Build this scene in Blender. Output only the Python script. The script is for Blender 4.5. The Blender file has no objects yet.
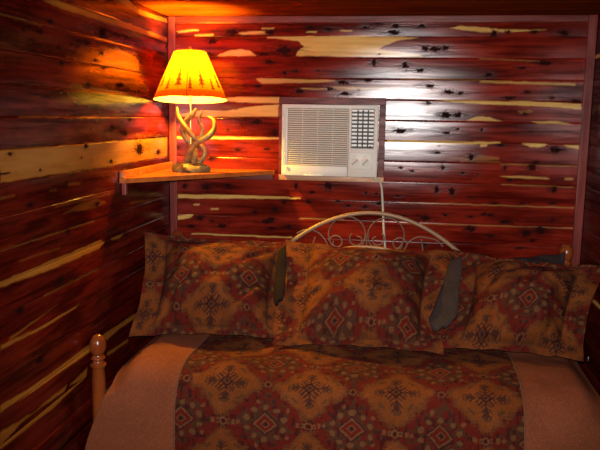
import bpy, bmesh, math, random
import numpy as np
from mathutils import Vector, Matrix
C = bpy.context.scene.collection
rng = np.random.default_rng(7)
random.seed(7)
FLASH, BULB = 400., 2900.
SAP_SHINE_BACK = [(1,[(0.501,2.0),(0.661,1.981),(0.692,1.952),(0.657,1.933),(0.647,1.908),(0.895,1.908),(1.278,1.905),(1.258,1.916),(1.114,1.934),(1.055,1.943),(1.141,1.981),(1.255,1.998),(1.159,2.001),(0.869,2.004)]),(1,[(0.251,1.907),(0.308,1.932),(0.369,1.942),(0.43,1.927),(0.456,1.908)]),(0.9,[(0.039,2.029),(0.143,2.037),(0.164,2.029),(0.049,2.02)]),(0.9,[(0.138,2.01),(0.231,2.015),(0.236,2.005),(0.138,2.002)]),(0.9,[(0.359,2.019),(0.445,2.027),(0.536,2.026),(0.511,2.014),(0.379,2.01)]),(0.7,[(0.48,2.043),(0.545,2.046),(0.53,2.036),(0.48,2.034)]),(0.8,[(0.695,2.024),(0.755,2.029),(0.75,2.019),(0.7,2.019)]),(0.8,[(0.868,2.033),(0.931,2.033),(0.927,2.026),(0.873,2.026)]),(0.9,[(1.395,2.042),(1.441,2.051),(1.526,2.047),(1.651,2.035),(1.857,2.032),(1.652,2.023),(1.536,2.023),(1.442,2.033)]),(0.8,[(0.501,2.0),(0.586,2.001),(0.586,1.993),(0.511,1.993)]),(0.6,[(0.446,1.798),(0.824,1.793),(0.874,1.784),(0.482,1.771)]),(0.5,[(0.675,1.753),(1.022,1.751),(0.899,1.743),(0.675,1.743)]),(0.6,[(1.548,1.797),(1.987,1.787),(1.987,1.775),(1.735,1.782),(1.548,1.785)]),(0.7,[(0.825,1.762),(1.168,1.758),(1.159,1.75),(0.85,1.752)]),(1,[(1.334,1.703),(1.553,1.7),(1.786,1.7),(2.025,1.692),(2.022,1.666),(1.834,1.677),(1.648,1.682),(1.459,1.689)]),(1,[(0.297,1.702),(0.569,1.705),(0.569,1.678),(0.37,1.678),(0.297,1.685)]),(1,[(0.187,1.604),(0.292,1.634),(0.462,1.662),(0.57,1.671),(0.57,1.61)]),(1,[(0.029,1.61),(0.188,1.638),(0.328,1.635),(0.24,1.605),(0.029,1.601)]),(1,[(0.028,1.501),(0.571,1.506),(0.571,1.497),(0.37,1.493),(0.028,1.488)]),(0.9,[(1.113,1.504),(1.177,1.504),(1.658,1.504),(1.658,1.496),(1.42,1.486),(1.114,1.488)]),(0.9,[(1.563,1.502),(1.606,1.5),(1.597,1.482),(1.564,1.479)]),(0.95,[(1.761,1.502),(1.887,1.5),(1.846,1.48),(1.799,1.484)]),(0.9,[(1.952,1.498),(2.03,1.498),(2.031,1.479),(1.985,1.481)]),(0.9,[(1.491,1.607),(1.547,1.626),(1.604,1.622),(1.666,1.604)]),(0.8,[(1.792,1.607),(1.93,1.607),(1.995,1.595),(1.839,1.596)]),(0.95,[(0.041,1.202),(0.371,1.207),(0.683,1.204),(0.683,1.197),(0.318,1.188),(0.04,1.182)]),(0.9,[(0.039,1.088),(0.093,1.099),(0.12,1.099),(0.104,1.079),(0.039,1.066)]),(0.7,[(1.652,1.34),(1.808,1.342),(1.893,1.337),(1.893,1.33),(1.714,1.332)]),(0.6,[(1.972,1.339),(2.009,1.34),(2.009,1.33),(1.972,1.329)]),(0.8,[(0.121,1.153),(0.158,1.157),(0.153,1.147),(0.121,1.146)]),(0.7,[(0.212,1.133),(0.265,1.136),(0.26,1.127),(0.212,1.125)]),(0.8,[(0.114,1.0),(0.645,0.999),(0.645,0.992),(0.114,0.993)]),(0.28,[(0.685,1.102),(0.915,1.102),(0.915,1.096),(0.685,1.092)]),(0.28,[(1.188,1.198),(2.028,1.199),(2.028,1.192),(1.188,1.192)]),(0.28,[(1.192,1.094),(2.035,1.098),(2.035,1.092),(1.192,1.088)]),(0.28,[(1.669,1.301),(2.021,1.297),(2.021,1.29),(1.669,1.296)]),(0.28,[(1.542,1.9),(1.82,1.892),(1.821,1.886),(1.543,1.895)]),(0.28,[(1.166,1.806),(1.548,1.8),(1.548,1.795),(1.167,1.798)]),(0.28,[(1.663,1.401),(2.027,1.4),(2.028,1.393),(1.664,1.394)]),(0.2,[(1.472,1.411),(1.663,1.409),(1.663,1.404),(1.472,1.404)]),(0.25,[(1.729,1.655),(1.789,1.66),(1.808,1.651),(1.753,1.641)]),(0.2,[(1.423,1.42),(1.566,1.44),(1.662,1.428),(1.662,1.418),(1.52,1.41)])]  # sapwood streaks; thin strips along board lines paint edges catching light
KNOT_BACK = [(0.592,1.937,0.05,0.024),(0.521,2.024,0.025,0.014),(0.72,2.048,0.02,0.01),(0.809,2.038,0.024,0.014),(1.047,2.066,0.024,0.009),(1.138,2.052,0.024,0.01),(1.262,2.052,0.024,0.01),(1.125,2.024,0.034,0.014),(0.989,2.047,0.015,0.009),(0.328,2.024,0.036,0.017),(0.225,1.98,0.026,0.014),(0.517,1.879,0.02,0.01),(0.598,1.826,0.015,0.01),(0.648,1.833,0.02,0.009),(0.763,1.839,0.01,0.007),(0.486,1.918,0.025,0.01),(0.215,1.917,0.02,0.01),(1.038,1.881,0.014,0.024),(1.188,1.868,0.02,0.019),(1.281,1.949,0.024,0.015),(1.329,1.944,0.042,0.014),(1.38,1.949,0.019,0.014),(0.884,1.784,0.029,0.014),(1.011,1.795,0.02,0.012),(1.312,1.769,0.024,0.012),(1.404,1.741,0.033,0.012),(1.461,1.737,0.019,0.012),(1.311,1.687,0.019,0.009),(1.395,1.631,0.028,0.017),(1.452,1.632,0.024,0.015),(1.176,1.549,0.034,0.014),(1.399,1.544,0.019,0.01),(1.455,1.564,0.014,0.007),(1.359,1.446,0.015,0.008),(1.524,1.43,0.019,0.02),(1.589,1.823,0.023,0.014),(1.744,1.857,0.019,0.009),(1.844,1.881,0.036,0.014),(1.789,2.023,0.019,0.009),(1.602,2.014,0.018,0.018),(1.666,2.023,0.013,0.009),(1.921,2.019,0.027,0.014),(1.77,1.745,0.018,0.01),(1.692,1.716,0.033,0.01),(1.886,1.718,0.01,0.007),(1.992,1.705,0.023,0.009),(1.767,1.641,0.014,0.01),(1.569,1.561,0.01,0.009),(1.663,1.491,0.019,0.01),(1.916,1.472,0.033,0.017),(1.827,1.408,0.024,0.01),(1.392,1.373,0.009,0.015),(1.815,1.383,0.023,0.019),(1.688,1.38,0.009,0.015),(1.715,1.322,0.014,0.01),(1.924,1.279,0.014,0.019),(1.924,1.216,0.014,0.01),(1.778,1.211,0.019,0.007),(1.65,1.207,0.019,0.005),(1.367,1.263,0.015,0.02),(1.441,1.255,0.019,0.024),(1.529,1.233,0.009,0.007),(1.177,1.227,0.015,0.007),(1.241,1.354,0.015,0.007),(1.187,1.368,0.015,0.008),(1.489,1.351,0.01,0.008),(1.562,1.343,0.009,0.005),(1.319,1.121,0.03,0.015),(1.412,1.14,0.019,0.01),(1.534,1.134,0.014,0.008),(1.6,1.151,0.015,0.01),(1.21,1.128,0.015,0.01),(1.541,1.074,0.029,0.02),(1.635,1.042,0.024,0.01),(1.703,1.115,0.033,0.015),(1.925,1.133,0.014,0.01),(1.806,1.064,0.024,0.02),(1.871,1.081,0.024,0.02),(1.841,1.03,0.019,0.01),(1.315,0.984,0.02,0.01),(1.782,0.988,0.019,0.007),(0.825,1.268,0.02,0.026),(0.662,1.263,0.01,0.021),(0.744,1.235,0.015,0.01),(0.877,1.193,0.016,0.01),(0.724,1.183,0.016,0.01),(0.601,1.179,0.015,0.015),(0.929,1.169,0.015,0.01),(1.014,1.167,0.015,0.01),(1.017,1.238,0.01,0.01),(1.067,1.234,0.01,0.01),(0.513,1.078,0.026,0.016),(0.623,1.051,0.026,0.013),(0.54,1.042,0.021,0.01),(0.191,1.244,0.021,0.02),(0.308,1.253,0.015,0.016),(0.079,1.246,0.016,0.015),(0.45,1.122,0.011,0.015),(0.554,1.141,0.016,0.015),(0.158,1.081,0.021,0.016),(0.222,1.067,0.016,0.01),(0.276,1.043,0.026,0.016),(0.109,1.037,0.022,0.011),(0.539,1.089,0.021,0.01),(0.458,1.582,0.031,0.015),(0.551,1.528,0.015,0.02),(0.36,1.439,0.015,0.008),(0.51,1.447,0.021,0.008),(0.197,1.42,0.011,0.005),(0.223,1.395,0.021,0.016),(0.043,1.442,0.016,0.01),(0.308,1.539,0.01,0.008),(0.675,1.738,0.03,0.01),(0.462,1.761,0.02,0.008),(0.825,1.75,0.025,0.008),(0.9,1.726,0.029,0.01),(1.261,1.844,0.029,0.009),(1.629,1.147,0.019,0.01),(1.089,1.189,0.025,0.01)]
SAP_SHINE_LEFT = [(0.9,[(-1.6,1.501),(-0.045,1.497),(-0.049,1.398),(-1.463,1.403),(-1.608,1.405)]),(0.9,[(-1.3,1.981),(-1.2,1.996),(-0.89,1.992),(-0.526,1.999),(-0.025,1.992),(-0.026,1.973),(-0.528,1.974),(-0.936,1.971),(-1.18,1.972)]),(0.9,[(-0.739,2.079),(-0.555,2.108),(-0.438,2.075),(-0.022,2.085),(-0.023,2.066),(-0.402,2.054)]),(1,[(-1.634,1.107),(-0.9,1.109),(-0.852,1.095),(-0.902,1.079),(-1.285,1.077),(-1.636,1.09)]),(0.9,[(-0.8,1.098),(-0.647,1.097),(-0.693,1.085),(-0.78,1.089)]),(0.22,[(-1.219,1.259),(-1.072,1.277),(-0.918,1.279),(-0.821,1.252),(-0.939,1.246)]),(0.35,[(-1.164,1.361),(-1.066,1.358),(-1.066,1.352),(-1.165,1.354)]),(0.4,[(-1.612,1.36),(-1.527,1.36),(-1.527,1.355),(-1.612,1.355)]),(0.3,[(-1.3,1.353),(-1.249,1.351),(-1.25,1.346),(-1.301,1.348)]),(0.9,[(-1.651,0.912),(-1.406,0.899),(-1.098,0.9),(-1.141,0.894),(-1.372,0.889),(-1.536,0.895),(-1.652,0.897)]),(1,[(-1.667,0.727),(-1.519,0.717),(-1.275,0.712),(-1.022,0.705),(-1.024,0.685),(-1.315,0.693),(-1.552,0.7),(-1.669,0.705)]),(1,[(-1.674,0.646),(-1.475,0.623),(-1.356,0.628),(-1.226,0.626),(-1.244,0.609),(-1.428,0.621),(-1.559,0.621),(-1.678,0.599)]),(1,[(-1.211,0.616),(-1.055,0.63),(-1.057,0.598),(-1.136,0.603)]),(0.9,[(-0.896,0.711),(-0.657,0.71),(-0.484,0.704),(-0.486,0.681),(-0.716,0.691),(-0.868,0.68)]),(0.7,[(-0.861,0.626),(-0.627,0.613),(-0.628,0.6),(-0.851,0.61)]),(0.25,[(-1.0,1.682),(-0.658,1.683),(-0.289,1.675),(-0.659,1.658)]),(0.3,[(-1.626,1.205),(-1.223,1.199),(-0.942,1.198),(-0.943,1.192),(-1.224,1.193),(-1.626,1.199)]),(0.5,[(-1.565,1.9),(-1.313,1.9),(-1.313,1.896),(-1.565,1.896)]),(0.5,[(-1.477,1.603),(-1.208,1.601),(-1.208,1.598),(-1.477,1.599)]),(0.8,[(-0.93,1.805),(-0.813,1.86),(-0.668,1.885),(-0.437,1.853),(-0.427,1.81),(-0.651,1.8)]),(0.25,[(-1.269,1.294),(-1.071,1.289),(-0.788,1.289),(-0.789,1.284),(-1.071,1.284),(-1.269,1.289)]),(0.35,[(-1.363,1.003),(-0.927,1.002),(-0.927,0.994),(-1.363,0.996)]),(0.6,[(-1.593,0.922),(-1.258,0.944),(-1.594,0.913)]),(0.3,[(-0.569,1.226),(-0.057,1.193),(-0.058,1.182),(-0.569,1.217)]),(0.25,[(-1.514,1.151),(-1.243,1.144),(-1.243,1.139),(-1.515,1.146)])]  # sapwood; also paints light-catching board edges and the lamp's bright reflection
KNOT_LEFT = [(-0.445,1.455,0.051,0.031),(-1.545,1.488,0.009,0.006),(-1.005,1.491,0.018,0.011),(-0.77,1.416,0.021,0.008),(-1.584,1.43,0.039,0.003),(-1.256,1.919,0.021,0.008),(-1.436,1.872,0.012,0.006),(-1.328,1.875,0.02,0.006),(-1.376,1.845,0.013,0.005),(-1.205,1.835,0.015,0.006),(-1.187,1.786,0.016,0.01),(-0.828,1.928,0.039,0.02),(-0.969,1.879,0.027,0.007),(-1.104,1.859,0.016,0.007),(-1.056,1.856,0.017,0.005),(-0.843,1.849,0.02,0.007),(-0.901,1.818,0.018,0.008),(-0.827,1.792,0.02,0.007),(-0.971,1.72,0.027,0.011),(-0.622,1.532,0.035,0.013),(-0.549,1.587,0.024,0.009),(-0.751,1.559,0.032,0.008),(-1.177,1.188,0.016,0.011),(-0.919,1.259,0.023,0.01),(-0.186,1.429,0.03,0.014),(-1.364,1.426,0.01,0.005),(-0.655,1.733,0.034,0.012),(-1.438,1.318,0.025,0.01),(-1.251,1.026,0.03,0.014),(-1.528,0.991,0.025,0.013),(-1.415,0.786,0.027,0.013)]


# ------------------------------------------------------------------ helpers
def link(name, me, mat=None, parent=None):
    o = bpy.data.objects.new(name, me); C.objects.link(o)
    if mat is not None and me is not None: me.materials.append(mat)
    if parent is not None: o.parent = parent
    return o
def tag(o, label=None, cat=None, group=None, kind=None):
    if label: o['label'] = label
    if cat: o['category'] = cat
    if group: o['group'] = group
    if kind: o['kind'] = kind
    return o
class MB:
    def __init__(s): s.v = []; s.f = []
    def add(s, v, f):
        n = len(s.v); s.v += [tuple(float(c) for c in p) for p in v]; s.f += [tuple(i+n for i in q) for q in f]; return s
    def box(s, x0, x1, y0, y1, z0, z1, bev=0.0, seg=2):
        bm = bmesh.new(); bmesh.ops.create_cube(bm, size=1)
        for p in bm.verts: p.co = Vector(((x0+x1)/2+p.co.x*(x1-x0), (y0+y1)/2+p.co.y*(y1-y0), (z0+z1)/2+p.co.z*(z1-z0)))
        if bev > 0: bmesh.ops.bevel(bm, geom=bm.edges[:], offset=bev, segments=seg, profile=.5, affect='EDGES')
        bm.verts.index_update()
        s.add([p.co[:] for p in bm.verts], [[p.index for p in q.verts] for q in bm.faces]); bm.free(); return s
    def tube(s, pts, r, n=10, smooth_pts=0):
        P = [Vector(p) for p in pts]
        if not hasattr(r, '__len__'): r = [r]*len(P)
        if smooth_pts:
            Q = []; RR = []; N = len(P)
            for i in range(N-1):
                a, b, c, d = P[max(i-1,0)], P[i], P[i+1], P[min(i+2,N-1)]
                for k in range(smooth_pts):
                    t = k/smooth_pts
                    Q.append(.5*((2*b)+(c-a)*t+(2*a-5*b+4*c-d)*t*t+(3*b-a-3*c+d)*t**3)); RR.append(r[i]*(1-t)+r[i+1]*t)
            Q.append(P[-1]); RR.append(r[-1]); P, r = Q, RR
        vs = []; up = None
        for i, p in enumerate(P):
            t = (P[min(i+1,len(P)-1)]-P[max(i-1,0)]).normalized()
            if up is None:
                up = Vector((0,0,1)) if abs(t.z) < .9 else Vector((1,0,0))
            up = (up-t*up.dot(t)).normalized(); w = t.cross(up)
            for k in range(n):
                a = 2*math.pi*k/n; vs.append(p+(up*math.cos(a)+w*math.sin(a))*r[i])
        fs = []
        for i in range(len(P)-1):
            for k in range(n):
                a, b = i*n+k, i*n+(k+1) % n; fs.append((a, b, b+n, a+n))
        fs.append(tuple(range(n))[::-1]); fs.append(tuple(range((len(P)-1)*n, len(P)*n)))
        return s.add(vs, fs)
    def lathe(s, prof, c=(0,0,0), n=28):
        vs = []; fs = []
        for r, z in prof:
            for k in range(n):
                a = 2*math.pi*k/n; vs.append((c[0]+r*math.cos(a), c[1]+r*math.sin(a), c[2]+z))
        for i in range(len(prof)-1):
            for k in range(n):
                a, b = i*n+k, i*n+(k+1) % n; fs.append((a, b, b+n, a+n))
        fs.append(tuple(range(n))[::-1]); fs.append(tuple(range((len(prof)-1)*n, len(prof)*n)))
        return s.add(vs, fs)
    def build(s, name, mat=None, parent=None, smooth=True):
        me = bpy.data.meshes.new(name); me.from_pydata(s.v, [], s.f); me.update()
        bm = bmesh.new(); bm.from_mesh(me); bmesh.ops.recalc_face_normals(bm, faces=bm.faces[:]); bm.to_mesh(me); bm.free()
        if smooth:
            me.polygons.foreach_set('use_smooth', [True]*len(me.polygons))
            me.set_sharp_from_angle(angle=math.radians(40))
        return link(name, me, mat, parent)
def empty(name, loc=(0,0,0)):
    o = bpy.data.objects.new(name, None); C.objects.link(o); o.location = loc; o.empty_display_size = .05; return o
def local(parent_loc, o):
    # world-space mesh child of an empty at parent_loc
    o.location = -Vector(parent_loc); return o
def grid_mesh(name, V, quads, mat, parent=None, cols=None, floats=None, smooth=True):
    V = np.ascontiguousarray(V, np.float32); quads = np.ascontiguousarray(quads, np.int32)
    me = bpy.data.meshes.new(name)
    me.vertices.add(len(V)); me.vertices.foreach_set('co', V.ravel())
    me.loops.add(quads.size); me.loops.foreach_set('vertex_index', quads.ravel())
    me.polygons.add(len(quads)); me.polygons.foreach_set('loop_start', np.arange(0, quads.size, 4, dtype=np.int32))
    me.update(calc_edges=True); me.validate()
    if smooth: me.polygons.foreach_set('use_smooth', np.ones(len(quads), bool))
    if cols is not None:
        at = me.attributes.new('Col', 'FLOAT_COLOR', 'POINT')
        at.data.foreach_set('color', np.concatenate([cols, np.ones((len(cols),1))], 1).astype(np.float32).ravel())
    for k, a in (floats or {}).items():
        at = me.attributes.new(k, 'FLOAT', 'POINT'); at.data.foreach_set('value', a.astype(np.float32).ravel())
    me.update()
    return link(name, me, mat, parent)
def quads(nr, nc, flip=False, off=0):
    i = np.arange(nr-1)[:,None]*nc + np.arange(nc-1)[None,:]
    q = np.stack([i, i+1, i+nc+1, i+nc], -1).reshape(-1,4)+off
    return q[:, ::-1] if flip else q
def vnoise(x, y, seed=0):
    # smooth value noise
    def h(i, j): 
        n = np.sin(i*127.1+j*311.7+seed*74.7)*43758.5453; return n-np.floor(n)
    i, j = np.floor(x), np.floor(y); fx, fy = x-i, y-j
    fx = fx*fx*(3-2*fx); fy = fy*fy*(3-2*fy)
    return (h(i,j)*(1-fx)+h(i+1,j)*fx)*(1-fy)+(h(i,j+1)*(1-fx)+h(i+1,j+1)*fx)*fy
def sstep(a, b, x):
    t = np.clip((x-a)/(b-a), 0, 1); return t*t*(3-2*t)

# ------------------------------------------------------------------ materials
def new_mat(name):
    m = bpy.data.materials.new(name); m.use_nodes = True
    nt = m.node_tree; b = nt.nodes['Principled BSDF']; return m, nt, b
def N(nt, t, **kw):
    n = nt.nodes.new(t)
    for k, v in kw.items(): setattr(n, k, v)
    return n
def plain(name, col, rough=.5, metal=0, coat=0, noise=.0, nscale=40, bump=0, sheen=0):
    m, nt, b = new_mat(name)
    b.inputs['Base Color'].default_value = (*col, 1); b.inputs['Roughness'].default_value = rough
    b.inputs['Metallic'].default_value = metal; b.inputs['Coat Weight'].default_value = coat; b.inputs['Coat Roughness'].default_value = .12
    b.inputs['Sheen Weight'].default_value = sheen
    if noise or bump:
        tc = N(nt, 'ShaderNodeTexCoord'); n = N(nt, 'ShaderNodeTexNoise'); n.inputs['Scale'].default_value = nscale; n.inputs['Detail'].default_value = 4
        nt.links.new(tc.outputs['Object'], n.inputs['Vector'])
        r = N(nt, 'ShaderNodeValToRGB')
        r.color_ramp.elements[0].color = (*[c*(1-noise) for c in col], 1); r.color_ramp.elements[1].color = (*[min(1, c*(1+noise)) for c in col], 1)
        r.color_ramp.elements[0].position = .3; r.color_ramp.elements[1].position = .7
        nt.links.new(n.outputs['Fac'], r.inputs['Fac']); nt.links.new(r.outputs['Color'], b.inputs['Base Color'])
        if bump:
            bp = N(nt, 'ShaderNodeBump'); bp.inputs['Strength'].default_value = bump; bp.inputs['Distance'].default_value = .003
            nt.links.new(n.outputs['Fac'], bp.inputs['Height']); nt.links.new(bp.outputs['Normal'], b.inputs['Normal'])
    return m
def cedar(name, axis, heart=((.165,.0120,.0055),(.050,.003,.0016)), sapc=((.58,.35,.10),(.46,.25,.065)), attrs=True, rough=.235, spec=1.40):
    # varnished red cedar; grain runs along the given object axis
    m, nt, b = new_mat(name); L = nt.links.new
    tc = N(nt, 'ShaderNodeTexCoord'); mp = N(nt, 'ShaderNodeMapping')
    s = [38, 38, 38]; s[axis] = 2.2; mp.inputs['Scale'].default_value = s
    L(tc.outputs['Object'], mp.inputs['Vector'])
    n1 = N(nt, 'ShaderNodeTexNoise'); n1.inputs['Scale'].default_value = 1; n1.inputs['Detail'].default_value = 5; n1.inputs['Roughness'].default_value = .65; n1.inputs['Distortion'].default_value = .8
    L(mp.outputs['Vector'], n1.inputs['Vector'])
    mp2 = N(nt, 'ShaderNodeMapping'); s2 = [14, 14, 14]; s2[axis] = 3; mp2.inputs['Scale'].default_value = s2
    L(tc.outputs['Object'], mp2.inputs['Vector'])
    n2 = N(nt, 'ShaderNodeTexNoise'); n2.inputs['Scale'].default_value = 1; n2.inputs['Detail'].default_value = 3
    L(mp2.outputs['Vector'], n2.inputs['Vector'])
    ad = N(nt, 'ShaderNodeMath', operation='ADD'); L(n1.outputs['Fac'], ad.inputs[0]); L(n2.outputs['Fac'], ad.inputs[1])
    mr = N(nt, 'ShaderNodeMapRange'); mr.inputs['From Min'].default_value = .84; mr.inputs['From Max'].default_value = 1.16; L(ad.outputs[0], mr.inputs['Value'])
    def mix(f, a, c):
        x = N(nt, 'ShaderNodeMix', data_type='RGBA')
        if hasattr(f, 'links'): L(f, x.inputs[0])
        else: x.inputs[0].default_value = f
        for v, i in ((a, 6), (c, 7)):
            if isinstance(v, tuple): x.inputs[i].default_value = (*v, 1)
            else: L(v, x.inputs[i])
        return x.outputs[2]
    col = mix(mr.outputs[0], heart[0], heart[1])
    bp = N(nt, 'ShaderNodeBump'); bp.inputs['Strength'].default_value = .022; bp.inputs['Distance'].default_value = .002
    L(n1.outputs['Fac'], bp.inputs['Height'])
    if attrs:
        def at(k):
            a = N(nt, 'ShaderNodeAttribute', attribute_name=k); return a.outputs['Fac']
        tone = N(nt, 'ShaderNodeMix', data_type='RGBA', blend_type='MULTIPLY'); tone.inputs[0].default_value = 1
        L(col, tone.inputs[6]); 
        cmb = N(nt, 'ShaderNodeCombineColor'); t = at('tone')
        for i in range(3): L(t, cmb.inputs[i])
        L(cmb.outputs[0], tone.inputs[7]); col = tone.outputs[2]
        sap = mix(mr.outputs[0], sapc[0], sapc[1])
        col = mix(at('sap'), col, sap)
        kn = at('knot'); col = mix(kn, col, (.012,.004,.004))
        ra = N(nt, 'ShaderNodeMath', operation='MULTIPLY_ADD'); L(kn, ra.inputs[0]); ra.inputs[1].default_value = .05; ra.inputs[2].default_value = rough
        L(ra.outputs[0], b.inputs['Roughness'])
        bp2 = N(nt, 'ShaderNodeBump'); bp2.inputs['Strength'].default_value = .05; bp2.inputs['Distance'].default_value = .004; bp2.invert = True
        L(kn, bp2.inputs['Height']); L(bp.outputs['Normal'], bp2.inputs['Normal']); bp = bp2
    else: b.inputs['Roughness'].default_value = rough
    L(col, b.inputs['Base Color']); L(bp.outputs['Normal'], b.inputs['Normal'])
    # clear varnish: a narrow lobe over the wood
    b.inputs['Specular IOR Level'].default_value = 0
    gl = N(nt, 'ShaderNodeBsdfGlossy', distribution='BECKMANN'); gl.inputs['Color'].default_value = (1,1,1,1)
    if attrs: L(ra.outputs[0], gl.inputs['Roughness'])
    else: gl.inputs['Roughness'].default_value = rough
    L(bp.outputs['Normal'], gl.inputs['Normal'])
    lw = N(nt, 'ShaderNodeFresnel'); lw.inputs['IOR'].default_value = spec
    ms_ = N(nt, 'ShaderNodeMixShader'); 
    gm = N(nt, 'ShaderNodeMapRange'); gm.inputs['From Min'].default_value = .38; gm.inputs['From Max'].default_value = .6; gm.inputs['To Min'].default_value = 1.25; gm.inputs['To Max'].default_value = .45
    L(n1.outputs['Fac'], gm.inputs['Value'])
    fm = N(nt, 'ShaderNodeMath', operation='MULTIPLY'); L(lw.outputs[0], fm.inputs[0]); L(gm.outputs[0], fm.inputs[1]); fac = fm.outputs[0]
    if attrs:
        km = N(nt, 'ShaderNodeMath', operation='MULTIPLY_ADD'); L(kn, km.inputs[0]); km.inputs[1].default_value = -1.05; km.inputs[2].default_value = 1; km.use_clamp = True
        f2 = N(nt, 'ShaderNodeMath', operation='MULTIPLY'); L(fac, f2.inputs[0]); L(km.outputs[0], f2.inputs[1]); fac = f2.outputs[0]
    L(fac, ms_.inputs[0]); L(b.outputs[0], ms_.inputs[1]); L(gl.outputs[0], ms_.inputs[2])
    L(ms_.outputs[0], nt.nodes['Material Output'].inputs['Surface'])
    return m
def cloth(name, rough=.95):
    m, nt, b = new_mat(name); L = nt.links.new
    a = N(nt, 'ShaderNodeAttribute', attribute_name='Col')
    tc = N(nt, 'ShaderNodeTexCoord'); n = N(nt, 'ShaderNodeTexNoise'); n.inputs['Scale'].default_value = 260; n.inputs['Detail'].default_value = 3
    L(tc.outputs['Object'], n.inputs['Vector'])
    mr = N(nt, 'ShaderNodeMapRange'); mr.inputs['To Min'].default_value = .65; mr.inputs['To Max'].default_value = 1.35; L(n.outputs['Fac'], mr.inputs['Value'])
    mx = N(nt, 'ShaderNodeVectorMath', operation='SCALE'); L(a.outputs['Color'], mx.inputs[0]); L(mr.outputs[0], mx.inputs['Scale'])
    L(mx.outputs[0], b.inputs['Base Color']); b.inputs['Roughness'].default_value = rough; b.inputs['Specular IOR Level'].default_value = .1
    bp = N(nt, 'ShaderNodeBump'); bp.inputs['Strength'].default_value = .35; bp.inputs['Distance'].default_value = .002
    L(n.outputs['Fac'], bp.inputs['Height']); L(bp.outputs['Normal'], b.inputs['Normal'])
    return m
M_back = cedar('red_cedar_boards', 0)
M_left = cedar('red_cedar_boards_dimmed', 1, heart=((.095,.006,.0025),(.028,.0016,.001)), sapc=((.33,.125,.018),(.24,.082,.011)), spec=1.26)  # same cedar, colour darkened for the weak grazing flash on this wall
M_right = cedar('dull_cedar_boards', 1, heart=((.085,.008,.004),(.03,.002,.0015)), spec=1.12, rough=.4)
M_trimx = cedar('cedar_trim', 0, heart=((.15,.026,.018),(.09,.014,.010)), attrs=False, rough=.4, spec=1.3)
M_trimz = cedar('cedar_trim_upright', 2, heart=((.19,.036,.028),(.11,.02,.017)), attrs=False, rough=.4, spec=1.3)
M_sapx = cedar('pale_cedar_strip', 0, heart=((.45,.20,.06),(.3,.12,.04)), attrs=False, rough=.4)
M_ceil = cedar('cedar_ceiling', 0, heart=((.16,.026,.003),(.11,.016,.002)), attrs=False, rough=.5, spec=1.0)
M_floor = cedar('oak_floor', 0, heart=((.12,.05,.02),(.07,.03,.012)), attrs=False, rough=.45)
M_shelf = cedar('shelf_wood', 0, heart=((.42,.10,.018),(.28,.06,.012)), attrs=False, rough=.35)
M_post = cedar('stained_post_wood', 2, heart=((.21,.045,.009),(.13,.024,.006)), attrs=False, rough=.28)
M_cloth = cloth('woven_fabric')
M_cream = plain('cream_metal', (.24,.13,.065), .45, .0, noise=.1)
M_bronze = plain('dark_bronze', (.20,.12,.085), .35, .4)
M_ac = plain('beige_plastic', (.55,.49,.42), .5, noise=.03, nscale=15)
M_ac2 = plain('light_beige_plastic', (.60,.56,.48), .5)
M_acslat = plain('beige_slat_plastic', (.52,.45,.35), .5)
M_acw = plain('white_louver_plastic', (.78,.75,.69), .5)
M_dark = plain('dark_recess', (.02,.017,.016), .6)
M_grey = plain('grey_plastic', (.30,.28,.26), .5)
M_cord = plain('grey_cord', (.42,.38,.30), .5)
M_glint = plain('glint_steel', (.6,.58,.55), .25, 1)
M_gold = plain('carved_antler', (.22,.10,.024), .42, 0, noise=.55, nscale=30, bump=.4)
M_rock = plain('carved_base', (.12,.075,.025), .5, 0, noise=.6, nscale=35, bump=.8)
M_brass = plain('brass', (.55,.35,.10), .3, .9)

# ------------------------------------------------------------------ the setting: planked walls
def plank_rows(z0, z1, fine0, board=.1, ref=1.6, step=.0042):
    zs = []; dep = []; row = []
    n0 = math.floor((z0-ref)/board+1e-6); n1 = math.ceil((z1-ref)/board-1e-6)
    for n in range(n0, n1):
        a, b = max(ref+n*board, z0), min(ref+(n+1)*board, z1)
        g = .0005
        m = int(round((b-a)/step)) if b > fine0 else 4
        inner = np.linspace(a+g*2, b-g*2, max(m, 3))
        zs += [a+g*.5]+list(inner)+[b-g*.5]; dep += [.0022]+[0]*len(inner)+[.0022]; row += [n]*(len(inner)+2)
    return np.array(zs), np.array(dep), np.array(row)
def inpoly(x, z, poly):
    r = np.zeros(x.shape, bool); n = len(poly)
    for i in range(n):
        (x1, z1), (x2, z2) = poly[i], poly[(i+1) % n]
        if z1 == z2: continue
        c = ((z1 > z) != (z2 > z)) & (x < (x2-x1)*(z-z1)/(z2-z1)+x1); r ^= c
    return r
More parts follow.
